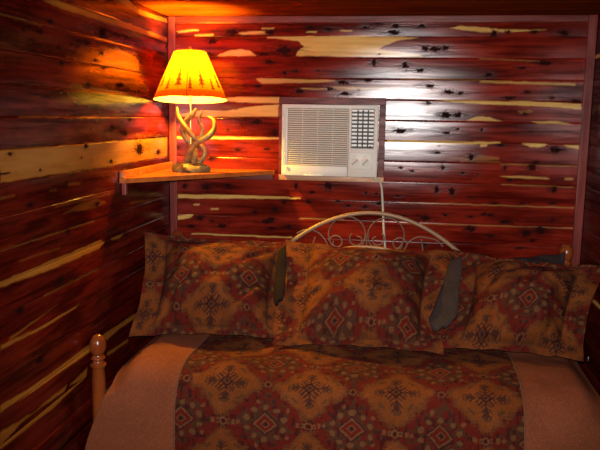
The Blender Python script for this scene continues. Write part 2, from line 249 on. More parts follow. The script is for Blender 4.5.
def paint(A, Z, row, saps, knots, lo, hi, zlo, seed, dens=6):
    # colour of the boards: pale sapwood with painted edge light and lamp glow, knots and the tone of each board
    sap = np.zeros(A.shape); knot = np.zeros(A.shape); r = np.random.default_rng(seed)
    wa = A+(vnoise(A*60, Z*60, seed)-.5)*.012; wz = Z+(vnoise(A*25, Z*40, seed+1)-.5)*.0035
    for w, p in saps:
        p = np.array(p); bx = (A > p[:,0].min()-.03) & (A < p[:,0].max()+.03) & (Z > p[:,1].min()-.02) & (Z < p[:,1].max()+.02)
        if not bx.any(): continue
        acc = 0
        for dx, dz in ((0,0),(.003,.0015),(-.003,-.0015),(.002,-.002)): acc = acc+inpoly(wa[bx]+dx, wz[bx]+dz, p)
        sap[bx] = np.maximum(sap[bx], w*acc/4)
    ks = [(a,z,ra,rz,1) for a,z,ra,rz in knots]
    n0 = int(row.min()); n1 = int(row.max())
    for n in range(n0, n1+1):   # the boards the photograph does not show in detail
        zc = 1.6+(n+.5)*.1
        for k in range(dens):
            a = r.uniform(lo, hi); big = r.random() < .3
            ks.append((a, zc+r.uniform(-.035,.035), r.uniform(.004,.012), r.uniform(.003,.007), .6))
        if r.random() < .75 or zlo > 9:
            a = r.uniform(lo, hi); l = r.uniform(.15,.5); t = r.uniform(.008,.03); e = r.choice([-1,1])
            bx = (row == n)
            d = np.where(e > 0, 1.6+(n+1)*.1-Z, Z-(1.6+n*.1))
            prof = t*np.sqrt(np.clip(1-((A-a)/l)**2, 0, 1))*(.7+.6*vnoise(A*9, A*0+n, seed))
            sel = bx & (Z < zlo)
            sap[sel] = np.maximum(sap[sel], sstep(.002, -.002, (d-prof)[sel])*.9*(prof[sel] > .002))
    for a, z, ra, rz, w in ks:
        bx = (abs(A-a) < 3.2*ra) & (abs(Z-z) < 3.2*rz)
        if not bx.any(): continue
        n = math.floor((z-1.6)/.1+1e-6); bx &= (row == n)
        x, y = (A[bx]-a)/ra, (Z[bx]-z)/rz
        d = np.sqrt(x*x+y*y)*1.22*(1+.6*(vnoise(A[bx]*110+a*50, Z[bx]*210, seed+3)-.5)*1.6)
        knot[bx] = np.maximum(knot[bx], w*(.95*sstep(1.2, .66, d)+.30*sstep(2.4, .8, d)*(1-sstep(1.15,.55,d))))
        sap[bx] *= sstep(.6, 1.3, d)
        bx = (abs(A-a) < 5*ra) & (abs(Z-z) < 2.2*rz) & (row == n)   # dark figure drawn out along the grain
        x, y = (A[bx]-a)/(4.2*ra), (Z[bx]-z)/(1.9*rz); d2 = np.sqrt(x*x+y*y)
        sm = sstep(1, .1, d2)*sstep(.42, .72, vnoise(A[bx]*32+a*9, Z[bx]*300, seed+4))
        knot[bx] = np.maximum(knot[bx], .75*sm*w)
    tone = np.ones(A.shape)
    for n in range(n0, n1+1): tone[row == n] = .78+.42*r.random()
    tone *= .82+.36*vnoise(A*3.1, row*7.3, seed+5)
    tone *= .9+.2*vnoise(A*14, Z*60, seed+6)
    return sap, knot, tone
def plank_wall(name, axis, fixed, a_vals, z0, z1, fine0, outward, mat, saps, knots, seed, rnd, zlo, dens, flip):
    zs, dep, row = plank_rows(z0, z1, fine0)
    A, Z = np.meshgrid(a_vals, zs); Rw = np.repeat(row[:,None], len(a_vals), 1)
    sap, knot, tone = paint(A, Z, Rw, saps, knots, rnd[0], rnd[1], zlo, seed, dens)
    r = np.random.default_rng(seed+50)
    # every board slightly cupped and tilted
    off = np.zeros(A.shape)
    for n in np.unique(row):
        s = row == n; t = ((zs[s]-1.6)/.1-n)*2-1
        off[s] = (r.uniform(-.0003,.0003)+ (r.uniform(-.0008,.0008)*t + .0006*(1-t*t)))[:,None]
    D = fixed+outward*(off-dep[:,None])
    V = np.stack([D, A, Z] if axis == 0 else [A, D, Z], -1).reshape(-1,3)
    Q = quads(len(zs), len(a_vals), flip)
    # the backing of the boards
    b0, b1 = fixed-outward*.006, fixed-outward*.05
    lo, hi = min(a_vals), max(a_vals); nv = len(V)
    c = [(p, a, z) if axis == 0 else (a, p, z) for p in (b0, b1) for a, z in ((lo,z0),(hi,z0),(hi,z1),(lo,z1))]
    V = np.concatenate([V, np.array(c)]); q = np.array([(0,1,2,3),(7,6,5,4),(0,4,5,1),(1,5,6,2),(2,6,7,3),(3,7,4,0)])+nv
    fl = {k: np.concatenate([v.ravel(), np.full(8, d)]) for k, v, d in (('sap',sap,0),('knot',knot,0),('tone',tone,1))}
    o = grid_mesh(name, V, np.concatenate([Q, q]), mat, floats=fl, smooth=False); o['kind'] = 'structure'; return o
W, H, YF = 2.067, 2.1, -4.2
xa = np.linspace(0, W, 500)
plank_wall('wall_back', 1, 0., xa, 0, H, .78, -1, M_back, SAP_SHINE_BACK, KNOT_BACK, 11, (0,W), 1.0, 3, False)
ya = np.concatenate([np.linspace(YF, -1.75, 60)[:-1], np.linspace(-1.75, 0, 420)])
plank_wall('wall_left', 0, 0., ya, 0, H, .5, 1, M_left, SAP_SHINE_LEFT, KNOT_LEFT, 23, (-4.2,0), .8, 5, False)
ya = np.concatenate([np.linspace(YF, -1.0, 200)[:-1], np.linspace(-1.0, 0, 200)])
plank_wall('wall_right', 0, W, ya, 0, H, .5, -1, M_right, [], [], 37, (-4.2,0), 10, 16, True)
b = MB(); y = 0
for k in range(42): b.box(0, W, -.1*(k+1)+.001, -.1*k-.001, H, H+.02, .0015, 1)
b.box(-.05, W+.05, YF, .05, H+.015, H+.05)
tag(b.build('ceiling', M_ceil, smooth=False), kind='structure')
b = MB()
for k in range(32): b.box(0, W, max(-.132*(k+1)+.001, YF), -.132*k-.001, -.02, 0, .0015, 1)
b.box(-.05, W+.05, YF, .05, -.05, -.015)
tag(b.build('floor', M_floor, smooth=False), kind='structure')
def struct(name, mb, mat): return tag(mb.build(name, mat, smooth=False), kind='structure')
struct('trim_1', MB().box(.0015, .038, -.016, -.0008, .1, H-.001, .003), M_trimz)
struct('trim_2', MB().box(.038, W-.042, -.016, -.0008, 2.066, H-.001, .003), M_trimx)
struct('trim_3', MB().box(W-.042, W-.0015, -.018, -.0008, .1, H-.001, .003), M_trimz)
struct('baseboard_back', MB().box(.001, W-.001, -.014, -.0008, .001, .099, .003), M_trimx)
# wooden casing round the air conditioner opening
cb = MB()
cb.box(.574, 1.104, -.022, -.0008, 1.674, 1.708, .002); cb.box(1.072, 1.104, -.022, -.0008, 1.322, 1.674, .002); cb.box(.574, .597, -.022, -.0008, 1.322, 1.674, .002)
struct('trim_4', cb, cedar('casing_wood', 0, heart=((.16,.022,.012),(.07,.009,.006)), attrs=False, rough=.4, spec=1.25))
struct('trim_5', MB().box(.574, 1.104, -.024, -.0008, 1.294, 1.3215, .002), M_sapx)

# ------------------------------------------------------------------ air conditioner
AC = (.834, -.001, 1.322)
ac = empty('air_conditioner', AC)
tag(ac, 'beige window air conditioner set into the cedar wall in a wooden casing', 'air conditioner')
def acp(name, mb, mat, parent=ac, sm=True):
    o = mb.build(name, mat, None, sm); o.parent = parent
    o.location = -Vector(AC) if parent is ac else (0,0,0); return o
acp('housing', MB().box(.600, 1.069, -.058, -.001, 1.3225, 1.671, .004), M_ac)
f = MB()
f.box(.598, 1.071, -.078, -.058, 1.652, 1.672, .004); f.box(.598, .628, -.076, -.058, 1.323, 1.655, .004)
f.box(.598, .926, -.078, -.058, 1.322, 1.374, .004); f.box(.928, 1.071, -.078, -.058, 1.322, 1.464, .004)
f.box(.923, .9265, -.077, -.058, 1.37, 1.655, .0015); f.box(.928, .942, -.078, -.058, 1.46, 1.655, .003); f.box(1.050, 1.071, -.078, -.058, 1.46, 1.655, .004)
acp('front_panel', f, M_ac)
g = MB()
zz = np.linspace(1.379, 1.647, 27)
for z in zz: g.box(.627, .924, -.0745, -.060, z-.0030, z+.0026, .0012, 1)
for x in (.70,.775,.85): g.box(x-.001, x+.001, -.073, -.058, 1.374, 1.652)
for z in np.linspace(1.38, 1.645, 26): g.box(.603, .618, -.0785, -.0755, z-.0028, z+.0028, .001, 1)
gr_ = acp('intake_grille', g, M_acslat, sm=False)
acp('recess_plate', MB().box(.627, .924, -.0605, -.0565, 1.374, 1.652), plain('recess_shade_brown', (.20,.13,.09), .8), gr_, False)  # recess plate coloured dark to paint the shade between the slats
v = MB(); v.box(.942, 1.050, -.0605, -.0565, 1.464, 1.652)
vent = acp('air_outlet', v, M_dark)
for k, z in enumerate(np.linspace(1.474, 1.641, 10)):
    s = MB(); s.add([(.943,-.076,z+.000),(1.049,-.076,z+.000),(1.049,-.064,z-.004),(.943,-.064,z-.004),(.943,-.0748,z+.0085),(1.049,-.0748,z+.0085),(1.049,-.0628,z-.0015),(.943,-.0628,z-.0015)],
        [(0,1,2,3),(7,6,5,4),(0,4,5,1),(1,5,6,2),(2,6,7,3),(3,7,4,0)])
    acp('louver', s, M_acw, vent, False)
for x in (.972, .996, 1.022):
    acp('vane', MB().box(x-.0035, x+.0035, -.0785, -.0762, 1.468, 1.648, .0008, 1), M_dark, vent)
acp('vent_lever', MB().box(1.030, 1.040, -.080, -.074, 1.466, 1.476, .002), M_dark, vent)
cp = acp('control_panel', MB().box(.935, 1.046, -.0805, -.077, 1.361, 1.443, .003), M_ac2)
for x, a in ((.962,-.7), (1.013,-.8)):
    k = MB(); n = 24
    for r0, y0, y1 in ((.0195,-.084,-.079),):
        ring = [(x+r0*math.cos(2*math.pi*i/n), y0, 1.396+r0*math.sin(2*math.pi*i/n)) for i in range(n)]+[(x+r0*1.05*math.cos(2*math.pi*i/n), y1, 1.396+r0*1.05*math.sin(2*math.pi*i/n)) for i in range(n)]
        k.add(ring, [tuple(range(n)), tuple(range(2*n-1, n-1, -1))]+[(i,(i+1)%n,(i+1)%n+n,i+n) for i in range(n)])
    kn = acp('knob', k, M_acslat, cp)
    h = MB(); h.box(-.017,.017,-.093,-.0835,-.0042,.0042,.0015,1); R = Matrix.Rotation(a, 3, 'Y')
    h.v = [tuple(R@Vector(p)+Vector((x,0,1.396))) for p in h.v]
    pt = MB(); pt.box(.006,.0165,-.0938,-.0928,-.0012,.0012); pt.v = [tuple(R@Vector(p)+Vector((x,0,1.396))) for p in pt.v]
    h.add(pt.v, pt.f); acp('knob_grip', h, M_grey, cp)
for x in (.962, 1.013):
    acp('printed_mark', MB().box(x-.008, x+.008, -.0809, -.0803, 1.4245, 1.4272), M_grey, cp, False)
bd = MB(); n = 24
ring = [(.630+.0085*math.cos(2*math.pi*i/n), -.0805, 1.357+.0085*math.sin(2*math.pi*i/n)) for i in range(n)]+[(.630+.009*math.cos(2*math.pi*i/n), -.077, 1.357+.009*math.sin(2*math.pi*i/n)) for i in range(n)]
bd.add(ring, [tuple(range(n)), tuple(range(2*n-1, n-1, -1))]+[(i,(i+1)%n,(i+1)%n+n,i+n) for i in range(n)])
badge = acp('badge', bd, M_grey)
em = MB()
em.tube([(.630+.0062*math.cos(a), -.0806, 1.357+.0062*math.sin(a)) for a in np.linspace(0, 2*math.pi, 25)], .0006, 5)
em.tube([(.626,-.0806,1.3555),(.628,-.0806,1.3595),(.629,-.0806,1.355),(.631,-.0806,1.359),(.632,-.0806,1.355),(.6345,-.0806,1.3585)], .0005, 5)
acp('emblem', em, M_ac2, badge)
acp('filter_tab', MB().box(.712, .804, -.081, -.076, 1.3225, 1.332, .002), M_ac2)
cd = MB(); cd.tube([(1.060,-.045,1.322),(1.066,-.046,1.312),(1.083,-.040,1.302),(1.094,-.033,1.275),(1.102,-.026,1.20),(1.108,-.022,1.12),(1.113,-.020,1.05),(1.121,-.020,.97),(1.13,-.020,.86),(1.135,-.020,.70)], .0058, 10, 8)
acp('power_cord', cd, M_cord)

# ------------------------------------------------------------------ corner shelf
SH = (.0,0,1.32)
sh = empty('corner_shelf', (.2,-.2,1.32))
tag(sh, 'triangular wooden corner shelf under the glowing table lamp', 'shelf')
def chp(par, name, mb, mat, sm=True):
    o = mb.build(name, mat, None, sm); o.parent = par; o.location = -Vector(par.location); return o
def prism(pts, z0, z1):
    m = MB(); n = len(pts)
    m.add([(x,y,z0) for x,y in pts]+[(x,y,z1) for x,y in pts], [tuple(range(n))[::-1], tuple(range(n,2*n))]+[(i,(i+1)%n,(i+1)%n+n,i+n) for i in range(n)]); return m
bo = chp(sh, 'board', prism([(.0425,-.0185),(.552,-.0185),(.556,-.035),(.030,-.695),(.004,-.695),(.004,-.0185)], 1.322, 1.342), M_shelf, False)
chp(sh, 'wall_batten', MB().box(.002, .020, -.690, -.02, 1.3425, 1.372, .003), M_shelf, False)
chp(sh, 'support_cleat', MB().box(.002, .022, -.668, -.648, 1.268, 1.3215, .003), M_trimz, False)
chp(sh, 'rear_cleat', MB().box(.045, .545, -.018, -.002, 1.290, 1.3215, .003), M_trimx, False)

# ------------------------------------------------------------------ table lamp
LX, LY, LZ = .186, -.25, 1.3424
lamp = empty('table_lamp', (LX, LY, LZ))
tag(lamp, 'lit table lamp with carved antler base and yellow shade printed with pine trees', 'lamp')
def lp(name, mb, mat, par=lamp, sm=True):
    o = mb.build(name, mat, None, sm); o.parent = par; return o
# base: rocky oval plinth
nb = 40; vs = []; fs = []
prof = [(.0,.0),(.95,.0),(1.03,.010),(1.0,.022),(.90,.032),(.72,.036),(.4,.040),(.0,.042)]
for j, (r, z) in enumerate(prof):
    for i in range(nb):
        a = 2*math.pi*i/nb; w = 1+.09*math.sin(5*a+j)+.07*math.sin(9*a+1.3*j)
        vs.append((.086*r*w*math.cos(a), .070*r*w*math.sin(a), z+(.006*math.sin(4*a+2) if 0 < j < 7 and z > .005 else 0)))
for j in range(len(prof)-1):
    for i in range(nb): fs.append((j*nb+i, j*nb+(i+1)%nb, (j+1)*nb+(i+1)%nb, (j+1)*nb+i))
base = lp('base', MB().add(vs, fs), M_rock)
def L_(u, v, y=0): return ((u-190)/209., y, (169-v)/209.)
br = [([L_(186,162,.0),L_(189,150,-.012),L_(197,140,-.018),L_(208,134,-.012),(L_(214,126,0)),L_(213,118,.01),L_(207,114,.015)], [.016,.014,.013,.013,.010,.008,.004]),
      ([L_(193,162,.0),L_(192,148,.02),L_(186,139,.022),L_(181,129,.012),L_(184,121,-.005),L_(192,113,-.018),L_(197,106,-.012)], [.017,.015,.013,.013,.012,.010,.005]),
      ([L_(176,105,.0),L_(178,114,-.01),L_(184,122,-.022),L_(191,130,-.026),L_(197,137,-.02)], [.004,.008,.010,.011,.010]),
      ([L_(200,136,-.012),L_(203,126,-.008),L_(199,117,-.01),L_(202,108,-.004)], [.010,.008,.007,.004]),
      ([L_(196,162,.015),L_(203,152,.02),L_(199,143,.022),L_(189,136,.03)], [.013,.011,.010,.007])]
for p, r in br: lp('antler', MB().tube(p, [q*1.18 for q in r], 10, 7), M_gold)
lp('stem', MB().tube([(0,0,.03),(0,0,.372)], .006, 10), M_brass)
lp('socket', MB().lathe([(.004,.365),(.016,.367),(.018,.38),(.018,.415),(.014,.425),(.004,.426)]), M_brass)
mb_, nt_, b_ = new_mat('lit_bulb')
b_.inputs['Emission Color'].default_value = (1,.58,.03,1); b_.inputs['Emission Strength'].default_value = BULB
b_.inputs['Base Color'].default_value = (1,.9,.7,1)
lp('bulb', MB().lathe([(.002,.426),(.012,.427),(.014,.44),(.026,.46),(.030,.477),(.026,.495),(.014,.506),(.002,.509)]), mb_)
hp = MB()
hp.tube([(.012,0,.375)]+[(.055*math.sin(a)*1.0, 0, .455-.085*math.cos(a)) for a in np.linspace(.45, math.pi-.02, 12)]+[(0,0,.556)], .0016, 6)
hp.tube([(-.012,0,.375)]+[(-.055*math.sin(a)*1.0, 0, .455-.085*math.cos(a)) for a in np.linspace(.45, math.pi-.02, 12)]+[(0,0,.556)], .0016, 6)
for a in (0, 2.09, 4.19): hp.tube([(0,0,.553),(.077*math.cos(a),.077*math.sin(a),.558)], .0016, 6)
lp('harp', hp, M_brass)
lp('finial', MB().lathe([(.003,.553),(.007,.556),(.010,.566),(.011,.572),(.008,.582),(.002,.588)], n=16), M_brass)
# shade
zb, zt, rb, rt = .340, .563, .173, .076
nr, nc = 90, 421
t = np.linspace(0, 1, nr)[:,None]; th = np.linspace(0, 2*math.pi, nc)[None,:]
rad = rb+(rt-rb)*t+0*th
V = np.stack([rad*np.cos(th), rad*np.sin(th), zb+(zt-zb)*t+0*th], -1)
arc = np.linspace(0, 1, nc)[None,:]+0*t; hh = t*(zt-zb)+0*th
tree = np.zeros(arc.shape)
NT = 17
for k in range(NT):
    c = (k+.5)/NT; s = (1.12,.80,.95,.74)[k % 4]; z0 = (.040,.026,.044,.030)[k % 4]; hgt = .084*s; r_loc = rb-.06*0
    dx = np.abs(((arc-c+.5) % 1)-.5)*2*math.pi*(rb+(rt-rb)*t); zz_ = (hh-z0)/hgt
    saw = ((zz_-.12)*4.2) % 1
    wid = .0185*s*(1-zz_*.9)*(.30+.70*(1-saw))
    tree = np.maximum(tree, ((dx < wid) & (zz_ > .12) & (zz_ < 1)).astype(float))
    tree = np.maximum(tree, ((dx < .0018) & (zz_ > -.05) & (zz_ <= .2)).astype(float))
FRONT = math.atan2(-3.36, 1.0)-.10
for a in (FRONT, FRONT+math.pi/2, FRONT+math.pi, FRONT-math.pi/2):
    d = np.abs(((arc-(a/(2*math.pi)) % 1+.5) % 1)-.5)*2*math.pi*rad
    tree = np.maximum(tree, (d < .0022)*.75)
tree = np.maximum(tree, ((hh < .005) | (hh > (zt-zb)-.004))*.45)
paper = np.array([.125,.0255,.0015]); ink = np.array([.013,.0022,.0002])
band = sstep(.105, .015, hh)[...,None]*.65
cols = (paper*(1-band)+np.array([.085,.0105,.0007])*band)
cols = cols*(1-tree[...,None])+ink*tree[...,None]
ms, nts, bs_ = new_mat('printed_parchment')
a_ = N(nts, 'ShaderNodeAttribute', attribute_name='Col'); tl = N(nts, 'ShaderNodeBsdfTranslucent'); df = N(nts, 'ShaderNodeBsdfDiffuse'); mx = N(nts, 'ShaderNodeMixShader'); mx.inputs[0].default_value = .40
nts.links.new(a_.outputs['Color'], tl.inputs['Color']); nts.links.new(a_.outputs['Color'], df.inputs['Color'])
nts.links.new(tl.outputs[0], mx.inputs[1]); nts.links.new(df.outputs[0], mx.inputs[2]); nts.links.new(mx.outputs[0], nts.nodes['Material Output'].inputs['Surface'])
tiltm = np.array(Matrix.Rotation(math.radians(-5.0), 3, Vector((.957,.285,0))).to_4x4())[:3,:3]; pv = np.array([0,0,.45])
V = (V.reshape(-1,3)-pv)@tiltm.T+pv
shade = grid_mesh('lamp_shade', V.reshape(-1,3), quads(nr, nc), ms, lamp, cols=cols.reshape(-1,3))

# pale lining turned up inside the lower rim
r_, c_ = 8, 97; t = np.linspace(0, .15, r_)[:,None]; th = np.linspace(0, 2*math.pi, c_)[None,:]
rad = rb+(rt-rb)*t-.0015+0*th
V = np.stack([rad*np.cos(th), rad*np.sin(th), zb+(zt-zb)*t+0*th], -1).reshape(-1,3)
V = (V-pv)@tiltm.T+pv
ml, ntl, bl_ = new_mat('pale_lining')
tl = N(ntl, 'ShaderNodeBsdfTranslucent'); df = N(ntl, 'ShaderNodeBsdfDiffuse'); mx = N(ntl, 'ShaderNodeMixShader'); mx.inputs[0].default_value = .45
tl.inputs['Color'].default_value = (.9,.70,.35,1); df.inputs['Color'].default_value = (.9,.8,.55,1)
ntl.links.new(tl.outputs[0], mx.inputs[1]); ntl.links.new(df.outputs[0], mx.inputs[2]); ntl.links.new(mx.outputs[0], ntl.nodes['Material Output'].inputs['Surface'])
ln_ = grid_mesh('rim_lining', V, quads(r_, c_), ml, shade); ln_['label'] = 'pale lining inside the lower rim'

# ------------------------------------------------------------------ daybed
bed = empty('daybed', (1.02, -.56, 0))
tag(bed, 'daybed with turned wooden posts and arched cream metal back against the wall', 'bed')
def bp_(name, mb, mat, par=None, sm=True):
    o = mb.build(name, mat, None, sm); o.parent = par or bed; o.location = -Vector(bed.location) if par is None else (0,0,0); return o
def knob_prof(z):   # rings and an egg-shaped finial above z
    return [(.024,z),(.027,z+.004),(.031,z+.010),(.031,z+.016),(.026,z+.020),(.021,z+.026),(.020,z+.032),(.026,z+.036),(.028,z+.041),(.026,z+.046),(.022,z+.050),(.021,z+.055)]
def egg(z):
    h = .086; return [(.032*math.sin(a)**.85*(1.0+.10*math.cos(a)), z+h/2-h/2*math.cos(a)) for a in np.linspace(.45, math.pi-.04, 18)]
for x, y, zk in ((.052,-.058,1.022), (1.990,-.058,1.028), (.041,-1.042,.765), (1.995,-1.042,.765)):
    # zk: top of the finial
    z0 = zk-.086-.050
    p = bp_('post', MB().lathe([(.024,0),(.026,.02),(.027,.2),(.0265,z0-.05)]+knob_prof(z0), (x,y,0)), M_post)
    f = MB().lathe(egg(zk-.086), (x,y,0)); fo = f.build('finial', M_post); fo.parent = p
def arch(x, top=1.146, c=1.055):
    d = abs(x-c); z = top-.168*(d/.413)**2
    return z
def arch_full(x):
    d = abs(x-1.055)
    if d < .42: return arch(x)
    z0 = arch(1.055+.42); s = -2*.168*.42/.413**2
    e = d-.42; return max(z0+s*e*math.exp(-e*4.2), .70)
xs = np.linspace(.078, 1.958, 70)
bp_('back_arch', MB().tube([(x,-.062,arch_full(x)) for x in xs], .0105, 12), M_cream)
bp_('lower_arch', MB().tube([(x,-.062,.974-.028*((x-1.035)/.17)**2 if abs(x-1.035)<.35 else .974-.028*(.35/.17)**2-(abs(x-1.035)-.35)*.15) for x in np.linspace(.075,1.960,60)], .0085, 12), M_cream)
bp_('back_rail', MB().tube([(.07,-.062,.36),(1.965,-.062,.36)], .012, 12), M_cream)
def S(u, v): return (.643+(u-290)*.826/166., -.062, 1.0095-(v-237)/205.+(u-290)*.00007)
def wire(name, pts, r=.0036, sp=6): bp_(name, MB().tube(pts, r, 8, sp), M_bronze)
def circ(u, v, r, a0, a1, n=26): return [S(u+r*math.cos(a), v-r*math.sin(a)) for a in np.linspace(a0, a1, n)]
def spiral(u, v, r0, r1, a0, a1, n=26): return [S(u+(r0+(r1-r0)*i/(n-1))*math.cos(a0+(a1-a0)*i/(n-1)), v-(r0+(r1-r0)*i/(n-1))*math.sin(a0+(a1-a0)*i/(n-1))) for i in range(n)]
wire('scroll', circ(348,233,18.5,-2.2,math.pi+.9-0.0,40), sp=2)
wire('scroll', circ(387,233,18.0,-.8,math.pi+2.2,40), sp=2)
wire('scroll', spiral(337.5,241.5,8,3,2.9,-3.6), sp=2)
wire('scroll', spiral(358.5,238,8.5,3,-4.0,1.7), sp=2)
wire('scroll', spiral(378,237.5,8,3,.9,-4.4), sp=2)
wire('scroll', spiral(400,242,8,3,.2,6.2), sp=2)
wire('scroll', [S(297,233),S(304,229.5),S(312,229),S(320,232.5),S(326,239),S(330,246),S(338,250)])
wire('scroll', [S(402,252),S(406,246),S(410,239),S(418,234),S(428,234.5),S(437,237),S(443,243)])
wire('scroll', [S(367.5,246),S(367.8,240),S(367.3,232)])
wire('scroll', [S(310,262),S(312,250),S(316,236)]); wire('scroll', [S(425,262),S(424,250),S(422,236)])
# side arms: low dark metal rails with spindles
for x in (.051, 1.986):
    z = lambda y: .575-.07*(y+.06)/-1.0
    arm = bp_('side_rail', MB().tube([(x,y,z(y)) for y in np.linspace(-.08,-1.04,14)], .007, 10), M_bronze)
    lowr = MB().tube([(x,-.08,.33),(x,-1.04,.33)], .010, 10); o = lowr.build('side_rail', M_bronze); o.parent = bed; o.location = -Vector(bed.location)
    for y in (-.2,-.36,-.52,-.68,-.84,-.98):
        o = MB().tube([(x,y,.33),(x,y,z(y))], .005, 8).build('spindle', M_bronze); o.parent = bed; o.location = -Vector(bed.location)
for y in (-.43,-.595):  # bright beads added to stand for glints on the right arm
    o = MB().lathe([(.001,-.010),(.006,-.008),(.008,0),(.006,.012),(.001,.014)], (1.986,y,.645+.07*(y+.43)), 14).build('glint_bead', M_glint); o.parent = bed; o.location = -Vector(bed.location)
bp_('link_spring_base', MB().box(.07, 1.966, -1.05, -.075, .315, .345, .004), M_bronze)

bp_('mattress', MB().box(.14, 1.90, -1.02, -.10, .346, .575, .05, 4), plain('white_ticking', (.5,.46,.4), .9))

# ------------------------------------------------------------------ woven medallion fabric
TAN = np.array([.118,.029,.006]); TAN2 = np.array([.145,.038,.009]); RED = np.array([.078,.007,.0035]); MAR = np.array([.028,.005,.004]); GRN = np.array([.040,.018,.008]); CRM = np.array([.125,.045,.016]); INK = np.array([.022,.008,.007])
def fabric(u, v, seed=0, P=.32, Q=.29):
    u0, v0 = u, v
    u = u+(vnoise(u0*30, v0*30, seed)-.5)*.010; v = v+(vnoise(u0*30+9, v0*30, seed+1)-.5)*.010
    ax = ((u/P+.5) % 1-.5)*P; ay = ((v/Q+.5) % 1-.5)*Q
    bx = ((u/P) % 1-.5)*P; by = ((v/Q) % 1-.5)*Q
    st = .012
    d = (np.floor(np.abs(ax)/st+.5)*st)/(.5*P)+(np.floor(np.abs(ay)/st+.5)*st)/(.5*Q)
    d = d+(vnoise(u0*55, v0*55, seed+2)-.5)*.24
    col = np.broadcast_to(TAN, u.shape+(3,)).copy()
    def put(mask, c, w=1.0):
        m = np.clip(mask, 0, 1)[...,None]*w; col[:] = col*(1-m)+np.array(c)*m
    sh_ = vnoise(u0*18, v0*18, seed+4); put(sstep(.5,.8,sh_), TAN2, .6)
    put(sstep(1.24,1.14,d), GRN, .5); put(sstep(1.10,1.02,d), RED)
    put(sstep(.82,.78,d)*(vnoise(u0*70,v0*70,seed+5)>.45), GRN, .75)
    put((d<1.08)*(vnoise(u0*90,v0*50,seed+6)>.72), MAR, .8)
    # ring of pale petals round the diamond
    for k in range(10):
        a = 2*math.pi*(k+.5)/10; px, py = .073*math.cos(a), .060*math.sin(a)
        e = ((ax-px)/.0112)**2+((ay-py)/.0100)**2
        put(e < 1.7, GRN, .8); put(e < 1, CRM, .68)
        a2 = 2*math.pi*k/10; e2 = ((ax-.100*math.cos(a2))/.008)**2+((ay-.085*math.sin(a2))/.008)**2; put(e2 < 1, CRM if k % 2 else INK, .7)
    q = np.abs(ax)/.048+np.abs(ay)/.045
    put(q < 1.16, INK, .8); put(q < .98, CRM, .8); put(q < .80, RED); put(q < .42, CRM, .6); put(q < .26, INK)
    # chain of beads joining the diamonds
    ch = (np.abs(ay) < .012)*(np.abs(ax) > .112); put(ch*(np.abs(((ax/.026) % 1)-.5) < .34)*(np.abs(ay) < .009), CRM, .75)
    # dark sprigged flower in the tan field
    r = np.hypot(bx, by*1.05); th = np.arctan2(by, bx)
    fl = 0
    for (sx, sy) in ((1,0),(0,1)):
        p, q_ = np.abs(bx*sx+by*sy), np.abs(bx*sy+by*sx)
        fl = np.maximum(fl, (q_ < .0032)*(p < .072))
        for s in (.028,.046,.062): fl = np.maximum(fl, (np.abs(p-s-.75*q_+.006) < .0034)*(q_ < .024-.14*(s-.02)))
        fl = np.maximum(fl, (((p-.058)/.012)**2+(q_/.010)**2 < 1))
    dg = np.minimum(np.abs(bx-by), np.abs(bx+by))
    fl = np.maximum(fl, (dg < .006)*(r > .018)*(r < .046))
    put(fl*(r < .085), INK, .82)
    dq = (np.abs(bx)+np.abs(by)); put(dq < .026, MAR); put(dq < .016, CRM, .5); put(dq < .009, INK)
    put((np.abs(r-.078) < .005)*(np.cos(8*th) > .1), GRN, .7)
    # small rosettes between
    for (cx, cy) in ((bx, ay), (ax, by)):
        rr = np.hypot(cx, cy); tt = np.arctan2(cy, cx)
        put((np.abs(rr-.019) < .0055)*(np.cos(8*tt) > -.2), INK, .75); put(rr < .008, MAR)
        put((np.abs(rr-.0115) < .003), CRM, .6)
    col *= (.80+.40*vnoise(u0*330, v0*330, seed+8))[...,None]*(.9+.2*vnoise(u0*7, v0*7, seed+9))[...,None]
    return col
BEIGE = np.array([.170,.046,.019])
def beige(u, v, seed): return BEIGE*(.82+.36*vnoise(u*260, v*260, seed))[...,None]*(.85+.3*vnoise(u*9, v*9, seed+1))[...,None]

# ------------------------------------------------------------------ comforter
com = empty('comforter', (1.02,-.6,.66))
tag(com, 'quilted comforter with woven medallion panel and plain beige sides spread over the daybed', 'comforter')
# cross-section from the back, over the front edge, down the drape
pts = [(-.14,.648),(-.55,.655),(-.90,.655),(-.985,.648),(-1.045,.626),(-1.088,.585),(-1.112,.53),(-1.122,.46),(-1.130,.36),(-1.138,.24),(-1.144,.14)]
def cr(P, n):
    P = np.array(P); out = []
    for i in range(len(P)-1):
        a, b, c, d = P[max(i-1,0)], P[i], P[i+1], P[min(i+2,len(P)-1)]
        for k in range(20):
            t_ = k/20; out.append(.5*(2*b+(c-a)*t_+(2*a-5*b+4*c-d)*t_*t_+(3*b-a-3*c+d)*t_**3))
    out.append(P[-1]); out = np.array(out); L = np.r_[0, np.cumsum(np.hypot(*np.diff(out, axis=0).T))]
    s = np.linspace(0, L[-1], n); return np.interp(s, L, out[:,0]), np.interp(s, L, out[:,1]), s
NR, NC = 380, 520
cy, cz, cs = cr(pts, NR)
drop = np.clip(.625-cz, 0, 1)
xl = .100-.088*sstep(.0,.34,drop); xr = 1.948+.055*sstep(0,.45,drop)
a = np.linspace(0, 1, NC)[None,:]
xs0 = .100+(1.948-.100)*a; X = xs0+(xl-.1)[:,None]*sstep(.372,.1,xs0)+(xr-1.948)[:,None]*sstep(1.652,1.948,xs0); Y = np.repeat(cy[:,None], NC, 1); Z = np.repeat(cz[:,None], NC, 1)
topw = sstep(.10, .0, drop)[:,None]
edge = np.minimum(X-xl[:,None], xr[:,None]-X)
Z = Z-topw*.05*sstep(.10, 0, edge)**1.5
